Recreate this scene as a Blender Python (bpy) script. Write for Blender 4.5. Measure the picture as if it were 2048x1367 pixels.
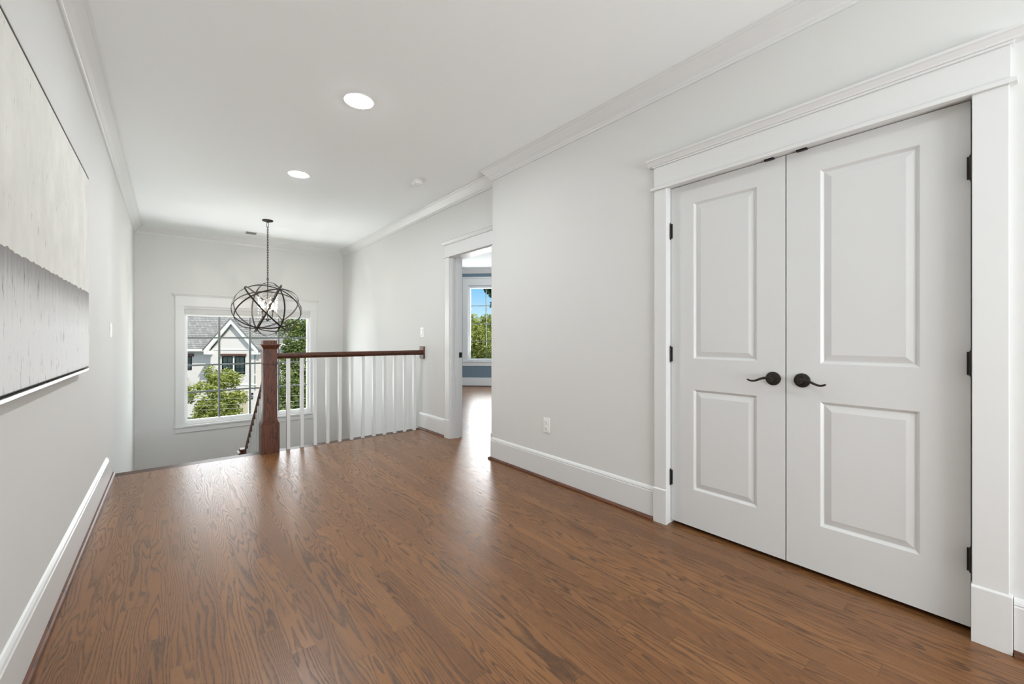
import bpy, bmesh, math, random
import numpy as np
from mathutils import Vector, Matrix

C = bpy.context.scene.collection
for o in list(bpy.data.objects):
    bpy.data.objects.remove(o)
sc = bpy.context.scene

# ------------------------------------------------------------------ camera
F_PX, YAW, HCAM = 829.26, 0.6896, 1.127
cd = bpy.data.cameras.new('camera'); cam = bpy.data.objects.new('camera', cd); C.objects.link(cam)
cam.location = (0, 0, HCAM); cam.rotation_euler = (math.pi/2, 0, -YAW)
cd.sensor_width = 36; cd.lens = 36*F_PX/2048; cd.shift_y = -7.8/2048; cd.clip_start = .02; cd.clip_end = 500
sc.camera = cam
FW = Vector((math.sin(YAW), math.cos(YAW), 0)); RT = Vector((math.cos(YAW), -math.sin(YAW), 0))

# ------------------------------------------------------------------ world, sun, daylight, added fill lamps, exposure
SKY, SUN, DAY1, FILL1U, DAY2, FILL3, FILLB, FILLBU, CAN = 0.82, 3.5, 38, 17, 46, 140, 42, 96, 285
w = bpy.data.worlds.new('sky'); sc.world = w; w.use_nodes = True
wn = w.node_tree; bg = wn.nodes['Background']
tcw = wn.nodes.new('ShaderNodeTexCoord'); spw = wn.nodes.new('ShaderNodeSeparateXYZ'); rpw = wn.nodes.new('ShaderNodeValToRGB')
wn.links.new(tcw.outputs['Generated'], spw.inputs[0]); wn.links.new(spw.outputs[2], rpw.inputs[0]); wn.links.new(rpw.outputs[0], bg.inputs[0])
stops = [(0, (.93, .96, 1, 1)), (.05, (.55, .80, .98, 1)), (.13, (.20, .54, .92, 1)), (.32, (.74, .82, .95, 1)), (1, (.86, .90, .98, 1))]
while len(rpw.color_ramp.elements) < len(stops): rpw.color_ramp.elements.new(.5)
for e, (p, c) in zip(rpw.color_ramp.elements, stops): e.position = p; e.color = c
bg.inputs[1].default_value = SKY

def light(name, kind, loc, aim, energy, color=(1, 1, 1), size=None, size_y=None, angle=None):
    l = bpy.data.lights.new(name, kind); l.energy = energy; l.color = color
    if size: l.shape = 'RECTANGLE' if size_y else 'DISK'; l.size = size
    if size_y: l.size_y = size_y
    if angle: l.angle = angle
    o = bpy.data.objects.new(name, l); C.objects.link(o); o.location = loc
    o.rotation_euler = Vector(aim).to_track_quat('-Z', 'Y').to_euler()
    return o
sun_az = YAW+math.radians(135)
sd = Vector((math.sin(sun_az)*math.cos(math.radians(50)), math.cos(sun_az)*math.cos(math.radians(50)), math.sin(math.radians(50))))
light('sun', 'SUN', (20, 30, 40), -sd, SUN, (1, .95, .86), angle=math.radians(.6))
light('stair_window_daylight', 'AREA', (1.02, 8.04, .70), (0, -1, .1), DAY1, (.97, .985, 1), 1.66, 1.66)
light('stair_uplight_fill', 'AREA', (1.02, 8.42, -.02), (0, -1, 2.6), FILL1U, (.97, .99, 1), 1.66, .95)  # added upward lamp outside the window, lifts the stairwell ceiling
bay_c = Vector((5.54, 8.07, 0)); bay_d = Vector((.7071, -.7071, 0)); bay_n = Vector((-.7071, -.7071, 0))
light('study_window_daylight', 'AREA', bay_c+bay_d*.24-bay_n*.22+Vector((0, 0, 1.48)), bay_n+Vector((0, 0, .25)), DAY2, (.97, .985, 1), .74, 1.65)
light('study_side_fill', 'AREA', (5.3, 3.02, 1.5), (.05, 1, .35), FILL3, (.97, .985, 1), 1.7, 1.6)  # added fill lamp inside the study; no window stands here
light('back_fill', 'AREA', (1.0, -3.25, 1.0), (0, 1, -.02), FILLB, (.98, .99, 1), 2.2, 1.9)  # fill lamp added at the made-up back window for the near hall
light('back_uplight_fill', 'AREA', (1.0, -3.6, .70), (0, 1, 1.1), FILLBU, (.93, .97, 1), 2.2, 1.0)  # added lamp aimed upward to brighten the ceiling near the viewer

sc.view_settings.view_transform = 'Standard'; sc.view_settings.look = 'None'
sc.view_settings.exposure = 0.41; sc.view_settings.gamma = 1.0; sc.view_settings.use_curve_mapping = False
cy = sc.cycles
cy.use_denoising = True
cy.max_bounces = 10; cy.diffuse_bounces = 6; cy.glossy_bounces = 4; cy.transmission_bounces = 6; cy.transparent_max_bounces = 12
cy.sample_clamp_indirect = 6.0; cy.caustics_reflective = False; cy.caustics_refractive = False

# ------------------------------------------------------------------ materials
def lin(r, g, b):
    f = lambda c: c/12.92 if c <= .04045 else ((c+.055)/1.055)**2.4
    return (f(r/255), f(g/255), f(b/255), 1)
def pmat(name, col, rough=.5, metal=0, spec=.5, bump=None, var=None):
    m = bpy.data.materials.new(name); m.use_nodes = True
    nt = m.node_tree; b = nt.nodes['Principled BSDF']
    b.inputs['Base Color'].default_value = col if len(col) == 4 else (*col, 1)
    b.inputs['Roughness'].default_value = rough; b.inputs['Metallic'].default_value = metal
    b.inputs['Specular IOR Level'].default_value = spec
    tc = nt.nodes.new('ShaderNodeTexCoord')
    if bump:
        n = nt.nodes.new('ShaderNodeTexNoise'); n.inputs['Scale'].default_value = bump[0]; n.inputs['Detail'].default_value = 3
        bp = nt.nodes.new('ShaderNodeBump'); bp.inputs['Strength'].default_value = bump[1]; bp.inputs['Distance'].default_value = .004
        nt.links.new(tc.outputs['Object'], n.inputs['Vector']); nt.links.new(n.outputs['Fac'], bp.inputs['Height']); nt.links.new(bp.outputs[0], b.inputs['Normal'])
    if var:
        n = nt.nodes.new('ShaderNodeTexNoise'); n.inputs['Scale'].default_value = var[0]; n.inputs['Detail'].default_value = 4
        r = nt.nodes.new('ShaderNodeValToRGB'); r.color_ramp.elements[0].position = .3; r.color_ramp.elements[1].position = .7
        r.color_ramp.elements[0].color = var[1]; r.color_ramp.elements[1].color = col
        nt.links.new(tc.outputs['Object'], n.inputs['Vector']); nt.links.new(n.outputs['Fac'], r.inputs[0]); nt.links.new(r.outputs[0], b.inputs['Base Color'])
    return m
class NG:
    """small node-graph helper"""
    def __init__(s, m): s.nt = m.node_tree; s.b = s.nt.nodes['Principled BSDF']
    def put(s, sock, v):
        if hasattr(v, 'is_output') or isinstance(v, bpy.types.NodeSocket): s.nt.links.new(v, sock)
        else: sock.default_value = v
    def m(s, op, a, b=None, c=None):
        n = s.nt.nodes.new('ShaderNodeMath'); n.operation = op
        for k, v in enumerate((a, b, c)):
            if v is not None: s.put(n.inputs[k], v)
        return n.outputs[0]
    def xyz(s, x, y, z):
        n = s.nt.nodes.new('ShaderNodeCombineXYZ')
        for k, v in enumerate((x, y, z)): s.put(n.inputs[k], v)
        return n.outputs[0]
    def coords(s):
        t = s.nt.nodes.new('ShaderNodeTexCoord'); p = s.nt.nodes.new('ShaderNodeSeparateXYZ'); s.nt.links.new(t.outputs['Object'], p.inputs[0]); return p.outputs
    def white(s, v):
        n = s.nt.nodes.new('ShaderNodeTexWhiteNoise'); n.noise_dimensions = '3D'; s.nt.links.new(v, n.inputs['Vector'])
        p = s.nt.nodes.new('ShaderNodeSeparateColor'); s.nt.links.new(n.outputs['Color'], p.inputs[0]); return p.outputs
    def noise(s, v, scale=1, detail=2, rough=.5, dist=0):
        n = s.nt.nodes.new('ShaderNodeTexNoise'); s.nt.links.new(v, n.inputs['Vector'])
        n.inputs['Scale'].default_value = scale; n.inputs['Detail'].default_value = detail; n.inputs['Roughness'].default_value = rough; n.inputs['Distortion'].default_value = dist
        return n.outputs['Fac']
    def ramp(s, fac, stops, interp='LINEAR'):
        n = s.nt.nodes.new('ShaderNodeValToRGB'); s.nt.links.new(fac, n.inputs[0]); cr = n.color_ramp; cr.interpolation = interp
        while len(cr.elements) < len(stops): cr.elements.new(.5)
        for e, (p, c) in zip(cr.elements, stops): e.position = p; e.color = c if not isinstance(c, (int, float)) else (c, c, c, 1)
        return n.outputs[0]
    def mix(s, fac, a, b, blend='MIX'):
        n = s.nt.nodes.new('ShaderNodeMix'); n.data_type = 'RGBA'; n.blend_type = blend
        s.put(n.inputs['Factor'], fac); s.put(n.inputs['A'], a) if False else None
        ins = [i for i in n.inputs if i.type == 'RGBA']; s.put(ins[0], a); s.put(ins[1], b)
        return [o for o in n.outputs if o.type == 'RGBA'][0]
    def bump(s, h, strength, dist):
        n = s.nt.nodes.new('ShaderNodeBump'); n.inputs['Strength'].default_value = strength; n.inputs['Distance'].default_value = dist
        s.nt.links.new(h, n.inputs['Height']); s.nt.links.new(n.outputs[0], s.b.inputs['Normal'])

def oak_floor(name, wood, dark, rough):
    m = pmat(name, (.2, .1, .05), rough); g = NG(m); x, y, z = g.coords()
    W = .0826; g.b.inputs['Specular IOR Level'].default_value = .5
    xi = g.m('DIVIDE', x, W); i = g.m('FLOOR', xi); fx = g.m('FRACT', xi)
    r0 = g.white(g.xyz(i, 3.3, 7.7))
    yo = g.m('ADD', y, g.m('MULTIPLY', r0[0], 7.3)); ln = g.m('ADD', .75, g.m('MULTIPLY', r0[1], .6))
    yj = g.m('DIVIDE', yo, ln); j = g.m('FLOOR', yj); fy = g.m('FRACT', yj)
    r = g.white(g.xyz(i, j, 1.7)); r2 = g.white(g.xyz(j, i, 9.1))
    px = g.m('MULTIPLY', g.m('SUBTRACT', fx, .5), W)
    pc = g.m('ADD', px, g.m('MULTIPLY', g.m('SUBTRACT', r2[0], .5), .09))
    n1 = g.noise(g.xyz(g.m('ADD', g.m('MULTIPLY', px, 12), g.m('MULTIPLY', r[0], 40)), g.m('ADD', g.m('MULTIPLY', y, 1.25), g.m('MULTIPLY', r[1], 60)), g.m('MULTIPLY', r[2], 30)), 1, 2.2, .45, .25)
    curve = g.m('MULTIPLY', g.m('MULTIPLY', pc, pc), 70)
    lat = g.m('MULTIPLY', px, g.m('MULTIPLY', r2[1], 3.2))
    n = g.m('ADD', g.m('ADD', n1, curve), lat)
    ring = g.m('FRACT', g.m('MULTIPLY', n, g.m('ADD', 9, g.m('MULTIPLY', r2[2], 10))))
    line = g.ramp(ring, [(0, .7), (.07, .0), (.48, .0), (.74, .6), (.88, 1), (1, .95)])
    pores = g.noise(g.xyz(g.m('MULTIPLY', x, 520), g.m('MULTIPLY', y, 26), 0), 1, 2, .6)
    pf = g.ramp(pores, [(.42, 0), (.62, 1)])
    lf = g.m('MULTIPLY', line, g.m('ADD', .45, g.m('MULTIPLY', pf, .55)))
    lf = g.m('ADD', lf, g.m('MULTIPLY', pf, .18))
    base = g.mix(r[0], wood[0], wood[1]); base = g.mix(g.m('MULTIPLY', r[1], .35), base, wood[2])
    blotch = g.noise(g.xyz(g.m('MULTIPLY', x, 3), g.m('MULTIPLY', y, 1.3), r[2]), 1, 3, .6)
    base = g.mix(g.ramp(blotch, [(.35, 0.0), (.75, .35)]), base, wood[2])
    col = g.mix(g.m('MULTIPLY', g.m('MINIMUM', lf, .82), g.m('ADD', .72, g.m('MULTIPLY', r[2], .28))), base, dark)
    seam = g.m('MAXIMUM', g.m('LESS_THAN', fx, .010), g.m('LESS_THAN', fy, .0016))
    col = g.mix(g.m('MULTIPLY', seam, .55), col, (.03, .015, .008, 1))
    g.put(g.b.inputs['Base Color'], col)
    wave = g.noise(g.xyz(g.m('MULTIPLY', x, 9), g.m('MULTIPLY', y, 3), 0), 1, 2, .5)
    h = g.m('SUBTRACT', g.m('MULTIPLY', wave, .9), g.m('ADD', g.m('MULTIPLY', lf, .28), g.m('MULTIPLY', seam, .4)))
    g.bump(h, .30, .0016)
    g.put(g.b.inputs['Roughness'], g.m('ADD', rough, g.m('MULTIPLY', lf, .10)))
    return m
def oak(name, axis, a, b, rough=.42):
    m = pmat(name, a, rough, spec=.3); g = NG(m); c = g.coords()
    k = [26, 26, 26]; k[axis] = 2.6
    v = g.xyz(*[g.m('MULTIPLY', c[q], float(k[q])) for q in range(3)])
    n = g.noise(v, 1, 3, .5, .6); ring = g.m('FRACT', g.m('MULTIPLY', n, 7)); line = g.ramp(ring, [(0, 0), (.55, .1), (.9, 1), (1, .3)])
    k = [420, 420, 420]; k[axis] = 22
    p = g.ramp(g.noise(g.xyz(*[g.m('MULTIPLY', c[q], float(k[q])) for q in range(3)]), 1, 2), [(.4, 0), (.7, 1)])
    g.put(g.b.inputs['Base Color'], g.mix(g.m('ADD', g.m('MULTIPLY', line, .85), g.m('MULTIPLY', p, .15)), a, b))
    return m

M = {}
M['wall'] = pmat('wall_paint', (.672, .678, .665), .95, spec=.06, bump=(180, .04))
M['ceiling'] = pmat('ceiling_paint', (.87, .90, .90), .97, spec=.04)
M['trim'] = pmat('trim_paint', (.69, .70, .695), .36, spec=.5)
M['door'] = pmat('door_paint', (.655, .665, .66), .40, spec=.45)
M['floor'] = oak_floor('oak_floor', [lin(150, 104, 62), lin(132, 88, 50), lin(104, 69, 40)], lin(48, 30, 18), .285)
M['oak_z'] = oak('oak_post', 2, lin(100, 57, 37), lin(36, 18, 11))
M['oak_x'] = oak('oak_rail', 0, lin(80, 48, 32), lin(42, 24, 16))
M['oak_y'] = oak('oak_shoe', 1, lin(104, 66, 46), lin(60, 36, 25))
M['bronze'] = pmat('oil_rubbed_bronze', lin(44, 38, 32), .5, .35, var=(60, lin(34, 29, 25)))
M['black'] = pmat('black_metal', lin(22, 22, 22), .45, .3, var=(40, lin(16, 16, 16)))
M['blue'] = pmat('slate_blue_paint', lin(112, 130, 143), .9, spec=.1, bump=(180, .04))
M['white_plastic'] = pmat('white_plastic', (.82, .82, .80), .35, bump=(300, .01))
M['grey_plastic'] = pmat('grey_slot', lin(110, 110, 108), .5, bump=(200, .01))
M['vinyl'] = pmat('white_vinyl', (.80, .81, .81), .35, bump=(200, .01))
M['muntin'] = pmat('grey_grille', lin(128, 133, 132), .4, bump=(200, .01))
M['shade'] = pmat('shade_fabric', lin(205, 206, 204), .8, bump=(500, .1))
M['dark'] = pmat('closet_shade', (.05, .05, .05), .8, bump=(50, .02))  # near-black colour stands in for the unlit closet
M['frame'] = pmat('silver_white_frame', lin(176, 176, 171), .35, .2, bump=(90, .03))
M['gap'] = pmat('black_gap', lin(16, 16, 17), .7, bump=(90, .02))
M['brick_white'] = pmat('house_siding', lin(230, 224, 220), .7, bump=(40, .1))
M['house_trim'] = pmat('house_trim', lin(244, 244, 238), .5, bump=(40, .05))
M['header'] = pmat('stained_header', lin(104, 70, 58), .6, var=(6, lin(84, 55, 46)))
M['hglass'] = pmat('dark_glass', lin(60, 84, 82), .06, .1, var=(.8, lin(34, 50, 48)))
M['tan'] = pmat('tan_door', lin(214, 204, 178), .6, var=(3, lin(200, 190, 165)))
M['cable'] = pmat('grey_cable', lin(190, 192, 190), .5, bump=(50, .02))
M['bark'] = pmat('bark', lin(120, 104, 88), .9, bump=(8, .6), var=(7, lin(86, 74, 62)))
M['grass'] = pmat('grass', lin(88, 94, 70), .95, bump=(4, .4), var=(.6, lin(66, 74, 52)))
M['road'] = pmat('asphalt', lin(136, 136, 134), .9, bump=(10, .2), var=(1.2, lin(118, 118, 117)))

def emat(name, col, s):
    m = bpy.data.materials.new(name); m.use_nodes = True; nt = m.node_tree; nt.nodes.clear()
    e = nt.nodes.new('ShaderNodeEmission'); e.inputs[0].default_value = (*col, 1); e.inputs[1].default_value = s
    o = nt.nodes.new('ShaderNodeOutputMaterial'); nt.links.new(e.outputs[0], o.inputs[0]); return m
M['lens'] = emat('lamp_lens', (.965, .985, 1), CAN)
M['bulb'] = emat('flame_bulb', (1, .90, .80), 260)

def glass(name, tint=(1, 1, 1), thin=True, rough=0):
    m = bpy.data.materials.new(name); m.use_nodes = True; nt = m.node_tree; nt.nodes.clear()
    tr = nt.nodes.new('ShaderNodeBsdfTransparent'); tr.inputs[0].default_value = (*tint, 1)
    gl = nt.nodes.new('ShaderNodeBsdfGlossy'); gl.inputs['Roughness'].default_value = .02
    lw = nt.nodes.new('ShaderNodeFresnel'); lw.inputs[0].default_value = 1.045
    mx = nt.nodes.new('ShaderNodeMixShader'); o = nt.nodes.new('ShaderNodeOutputMaterial')
    nt.links.new(lw.outputs[0], mx.inputs[0]); nt.links.new(tr.outputs[0], mx.inputs[1]); nt.links.new(gl.outputs[0], mx.inputs[2]); nt.links.new(mx.outputs[0], o.inputs[0])
    return m
M['glass'] = glass('window_glass', (.97, .985, .98))
def crystal():
    m = pmat('crystal', (.95, .95, .95), .05); b = m.node_tree.nodes['Principled BSDF']
    b.inputs['Transmission Weight'].default_value = .7; b.inputs['IOR'].default_value = 1.5; return m
M['crystal'] = crystal()
def leaf(name, a, b, c):
    m = bpy.data.materials.new(name); m.use_nodes = True; nt = m.node_tree; nt.nodes.clear()
    ob = nt.nodes.new('ShaderNodeNewGeometry'); rp = nt.nodes.new('ShaderNodeValToRGB')
    nt.links.new(ob.outputs['Random Per Island'], rp.inputs[0]); cr = rp.color_ramp
    cr.elements[0].color = a; cr.elements[1].color = c; e = cr.elements.new(.5); e.color = b
    df = nt.nodes.new('ShaderNodeBsdfDiffuse'); tl = nt.nodes.new('ShaderNodeBsdfTranslucent'); mx = nt.nodes.new('ShaderNodeMixShader'); mx.inputs[0].default_value = .45
    nt.links.new(rp.outputs[0], df.inputs[0]); nt.links.new(rp.outputs[0], tl.inputs[0])
    o = nt.nodes.new('ShaderNodeOutputMaterial'); nt.links.new(df.outputs[0], mx.inputs[1]); nt.links.new(tl.outputs[0], mx.inputs[2]); nt.links.new(mx.outputs[0], o.inputs[0])
    return m
M['leaf_yellow'] = leaf('yellow_green_leaves', lin(104, 118, 62), lin(164, 174, 94), lin(214, 216, 142))
M['leaf_green'] = leaf('green_leaves', lin(76, 92, 52), lin(120, 136, 80), lin(180, 190, 128))
M['leaf_dark'] = leaf('dark_leaves', lin(44, 66, 44), lin(66, 92, 60), lin(96, 122, 84))
def shingle():
    m = pmat('grey_shingles', lin(176, 176, 178), .9); g = NG(m)
    t = g.nt.nodes.new('ShaderNodeTexCoord'); br = g.nt.nodes.new('ShaderNodeTexBrick')
    br.inputs['Color1'].default_value = lin(158, 157, 156); br.inputs['Color2'].default_value = lin(132, 132, 132); br.inputs['Mortar'].default_value = lin(92, 92, 92)
    br.inputs['Scale'].default_value = 1; br.inputs['Brick Width'].default_value = .34; br.inputs['Row Height'].default_value = .15; br.inputs['Mortar Size'].default_value = .014
    mp = g.nt.nodes.new('ShaderNodeMapping'); g.nt.links.new(t.outputs['Object'], mp.inputs[0]); mp.inputs['Rotation'].default_value = (math.radians(90), 0, 0)
    p = g.nt.nodes.new('ShaderNodeSeparateXYZ'); g.nt.links.new(t.outputs['Object'], p.inputs[0])
    v = g.xyz(p.outputs[0], p.outputs[2], 0); g.nt.links.new(v, br.inputs['Vector']); g.nt.links.new(br.outputs[0], g.b.inputs['Base Color'])
    return m
M['shingle'] = shingle()
def canvas():
    m = pmat('painted_canvas', (.6, .6, .6), .7); g = NG(m); x, y, z = g.coords(); z = g.m('ADD', z, .962)
    edge = g.m('ADD', z, g.m('MULTIPLY', g.m('SUBTRACT', g.noise(g.xyz(0, g.m('MULTIPLY', y, 14), g.m('MULTIPLY', z, 5)), 1, 4, .7), .5), .035))
    d = g.m('SUBTRACT', 1.372, edge)                       # depth of paint below the dark horizon
    low = g.m('GREATER_THAN', d, 0)
    strk = g.noise(g.xyz(0, g.m('MULTIPLY', y, 55), g.m('MULTIPLY', z, 2.2)), 1, 4, .65)
    wash = g.ramp(g.m('ADD', d, g.m('MULTIPLY', g.m('SUBTRACT', strk, .5), .10)), [(0, lin(124, 123, 121)), (.04, lin(150, 149, 147)), (.10, lin(194, 195, 194)), (.20, lin(220, 222, 222)), (1, lin(228, 230, 231))])
    top = g.ramp(g.noise(g.xyz(0, g.m('MULTIPLY', y, 7), g.m('MULTIPLY', z, 5)), 1, 4, .6), [(.3, lin(206, 206, 199)), (.7, lin(222, 223, 217))])
    fl = g.noise(g.xyz(0, g.m('MULTIPLY', y, 48), g.m('MULTIPLY', z, 9)), 1, 3, .75)
    dens = g.noise(g.xyz(0, g.m('MULTIPLY', y, 3), g.m('MULTIPLY', z, 3.5)), 1, 2)
    ft = g.ramp(g.m('ADD', fl, g.m('MULTIPLY', dens, .14)), [(.715, 0), (.78, 1)])
    fb = g.ramp(g.m('ADD', fl, g.m('MULTIPLY', dens, .22)), [(.71, 0), (.82, 1)])
    lipn = g.ramp(g.m('ADD', g.m('SUBTRACT', 1.02, z), g.m('MULTIPLY', g.m('SUBTRACT', fl, .5), .25)), [(.04, 0), (.09, .7)])
    col = g.mix(low, top, wash)
    fk = g.m('MAXIMUM', g.m('MULTIPLY', ft, .6), g.m('MULTIPLY', low, g.m('MAXIMUM', g.m('MULTIPLY', fb, .8), g.m('MULTIPLY', lipn, .6))))
    col = g.mix(fk, col, lin(70, 70, 72))
    g.put(g.b.inputs['Base Color'], col); g.bump(strk, .25, .003)
    return m
M['canvas'] = canvas()

# ------------------------------------------------------------------ object helpers
def tag(o, label=None, cat=None, group=None, kind=None):
    if label: o['label'] = label
    if cat: o['category'] = cat
    if group: o['group'] = group
    if kind: o['kind'] = kind
    return o
def empty(name, loc, label, cat, group=None, kind=None, rz=0):
    o = bpy.data.objects.new(name, None); C.objects.link(o); o.location = loc; o.rotation_euler = (0, 0, rz); o.empty_display_size = .1
    return tag(o, label, cat, group, kind)
class MB:
    def __init__(s): s.v = []; s.f = []
    def add(s, vs, fs):
        k = len(s.v); s.v += [tuple(v) for v in vs]; s.f += [tuple(i+k for i in f) for f in fs]; return s
    def box(s, x0, x1, y0, y1, z0, z1):
        return s.add([(x0, y0, z0), (x1, y0, z0), (x1, y1, z0), (x0, y1, z0), (x0, y0, z1), (x1, y0, z1), (x1, y1, z1), (x0, y1, z1)],
                     [(3, 2, 1, 0), (4, 5, 6, 7), (0, 1, 5, 4), (1, 2, 6, 5), (2, 3, 7, 6), (3, 0, 4, 7)])
    def prism(s, pts, fn, a, b):
        """polygon pts (u,v) extruded from a to b; fn(u,v,w)->xyz"""
        n = len(pts); vs = [fn(u, v, a) for u, v in pts]+[fn(u, v, b) for u, v in pts]
        return s.add(vs, [tuple(range(n))[::-1], tuple(range(n, 2*n))]+[(i, (i+1) % n, n+(i+1) % n, n+i) for i in range(n)])
    def tube(s, path, r, n=8, closed=False, cap=True):
        P = [Vector(p) for p in path]; k = len(P); rs = r if hasattr(r, '__len__') else [r]*k; vs = []
        up = None
        for i, p in enumerate(P):
            t = (P[(i+1) % k]-P[i-1]) if closed else (P[min(i+1, k-1)]-P[max(i-1, 0)])
            t.normalize()
            if up is None: up = t.orthogonal().normalized()
            else:
                up = up-t*up.dot(t); up = up.normalized() if up.length > 1e-6 else t.orthogonal().normalized()
            sd_ = t.cross(up)
            for q in range(n):
                a = 2*math.pi*q/n; vs.append(p+(up*math.cos(a)+sd_*math.sin(a))*rs[i])
        fs = []
        for i in range(k if closed else k-1):
            j = (i+1) % k
            for q in range(n): fs.append((i*n+q, i*n+(q+1) % n, j*n+(q+1) % n, j*n+q))
        if cap and not closed: fs += [tuple(range(n))[::-1], tuple(range((k-1)*n, k*n))]
        return s.add(vs, fs)
    def lathe(s, prof, c, axis='z', n=32, flip=False):
        """prof: (radius, height) ; c: centre"""
        vs = []; k = len(prof)
        for r, h in prof:
            for q in range(n):
                a = 2*math.pi*q/n; u, v = r*math.cos(a), r*math.sin(a)
                vs.append({'z': (c[0]+u, c[1]+v, c[2]+h), 'x': (c[0]+h, c[1]+u, c[2]+v), 'y': (c[0]+u, c[1]+h, c[2]+v)}[axis])
        fs = [(i*n+q, i*n+(q+1) % n, (i+1)*n+(q+1) % n, (i+1)*n+q) for i in range(k-1) for q in range(n)]
        fs += [tuple(range(n))[::-1], tuple(range((k-1)*n, k*n))]
        return s.add(vs, fs)
    def sweep(s, path, prof, side=1, closed=False):
        """profile (d,z) carried along a plan polyline with mitres; d is measured to the right of travel (side=1)"""
        P = [Vector(p) for p in path]; k = len(P); offs = []
        def nrm(a, b): t = (b-a).normalized(); return Vector((t.y, -t.x))*side
        for i in range(k):
            if closed or 0 < i < k-1:
                n1 = nrm(P[i-1], P[i]); n2 = nrm(P[i], P[(i+1) % k]); m = (n1+n2); offs.append(m/(m.dot(n1)))
            else: offs.append(nrm(P[0], P[1]) if i == 0 else nrm(P[-2], P[-1]))
        n = len(prof); vs = [(P[i].x+offs[i].x*d, P[i].y+offs[i].y*d, z) for i in range(k) for d, z in prof]; fs = []
        for i in range(k if closed else k-1):
            j = (i+1) % k
            fs += [(i*n+q, i*n+(q+1) % n, j*n+(q+1) % n, j*n+q) for q in range(n)]
        if not closed: fs += [tuple(range(n))[::-1], tuple(range((k-1)*n, k*n))]
        return s.add(vs, fs)
    def build(s, name, mat, parent=None, bevel=0, smooth=False, seg=2):
        off = Vector((0, 0, 0)); q = parent
        while q is not None: off = off+q.location; q = q.parent
        me = bpy.data.meshes.new(name); me.from_pydata([tuple(Vector(v)-off) for v in s.v] if off.length else s.v, [], s.f)
        bm = bmesh.new(); bm.from_mesh(me); bmesh.ops.recalc_face_normals(bm, faces=bm.faces[:]); bm.to_mesh(me); bm.free()
        me.materials.append(mat)
        o = bpy.data.objects.new(name, me); C.objects.link(o)
        if parent is not None: o.parent = parent
        if bevel:
            b = o.modifiers.new('bevel', 'BEVEL'); b.width = bevel; b.segments = seg; b.limit_method = 'ANGLE'; b.angle_limit = math.radians(40)
        if smooth:
            for p in me.polygons: p.use_smooth = True
            o.modifiers.new('sharp', 'EDGE_SPLIT').split_angle = math.radians(42)
        return o
def struct(name, mb, mat, label, cat, parent=None, bevel=0):
    return tag(mb.build(name, mat, parent, bevel), label, cat, None, 'structure')
def copy_tree(o, parent=None):
    c = o.copy(); C.objects.link(c)
    if parent is not None: c.parent = parent
    for ch in o.children: copy_tree(ch, c)
    return c

# ------------------------------------------------------------------ plan dimensions
XL, XR, XR2, YJ, YE, D, ZC = -.3825, 2.33, 2.43, 3.108, 4.77, 7.80, 2.70
YB, ZL = -3.0, -2.95
XD = 2.365                                                 # closet door face
LAND = -1.41

# ------------------------------------------------------------------ floors and ceilings
f = MB()
f.box(XL-.02, 2.62, YB-.05, YE-.115, -.28, 0)
f.box(XL-.02, 2.62, YE-.115, YE-.02, -.28, -.004)
f.box(2.62, 7.4, 2.8, 9.2, -.28, 0)
f.box(2.555, 2.62, YE-.115, 9.2, -.28, 0)
f.box(XR2, 2.62, 2.8, YE-.115, -.28, -.0001)
f.box(2.62, 3.2, YB-.05, 2.8, -.28, 0)
struct('floor', f, M['floor'], 'brown stained oak strip floor running down the hall', 'floor')
def oak_nosing():
    n = MB(); n.prism([(YE-.115, -.004), (YE-.115, .0), (YE-.004, .0), (YE+.008, -.004), (YE+.012, -.014), (YE+.008, -.024), (YE-.004, -.028), (YE-.02, -.028), (YE-.02, -.004)], lambda u, v, q: (q, u, v), XL+.03, XR2)
    return n
struct('trim_1', oak_nosing(), M['oak_x'], 'oak nosing board along the floor edge above the stairs', 'trim')
struct('ceiling', MB().box(XL-.15, 2.62, YB-.2, D+.2, ZC, ZC+.15), M['ceiling'], 'flat white hall ceiling with recessed lights', 'ceiling')
struct('ceiling_study', MB().box(2.562, 7.4, 2.8, 9.3, 2.755, 2.9), M['ceiling'], 'white ceiling of the blue room beyond the doorway', 'ceiling')

# ------------------------------------------------------------------ walls
struct('wall_left', MB().box(XL-.15, XL, YB-.2, D+.2, ZL, ZC), M['wall'], 'long pale grey wall on the left with the painting', 'wall')
WX0, WX1, WZ0, WZ1 = .156, 1.886, -.155, 1.575             # stair window rough opening
def hole_wall_y(y0, y1, X0, X1, Z0, Z1, x0, x1, z0, z1):
    return MB().box(X0, x0, y0, y1, Z0, Z1).box(x1, X1, y0, y1, Z0, Z1).box(x0, x1, y0, y1, Z0, z0).box(x0, x1, y0, y1, z1, Z1)
struct('wall_far', hole_wall_y(D, D+.16, XL-.15, XR2+.13, ZL, ZC, WX0, WX1, WZ0, WZ1), M['wall'], 'pale grey end wall of the stairwell around the large window', 'wall')
struct('wall_back', hole_wall_y(YB-.16, YB, XL-.15, XR+.13, -.2, ZC, -.15, 2.1, .25, 2.2), M['wall'], 'pale grey wall behind the viewer with the opening of an added window', 'wall')  # window opening added so fill light can enter from behind
DZ = 2.042
nr = MB().box(XR, XR+.13, YB-.2, .10, -.1, ZC).box(XR, XR+.13, 1.342, YJ, -.1, ZC).box(XR, XR+.13, .10, 1.342, DZ, ZC).box(XR+.13, XR2+.13, YJ-.13, YJ, -.1, ZC)
struct('wall_right', nr, M['wall'], 'pale grey wall on the right holding the closet doors and outlet', 'wall')
DY0, DY1 = 3.235, 4.03                                     # cased opening to the study
fr = MB().box(XR2, XR2+.13, DY1, D+.16, ZL, ZC).box(XR2, XR2+.13, YJ, DY0, -.1, ZC).box(XR2, XR2+.13, DY0, DY1, DZ, ZC)
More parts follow.
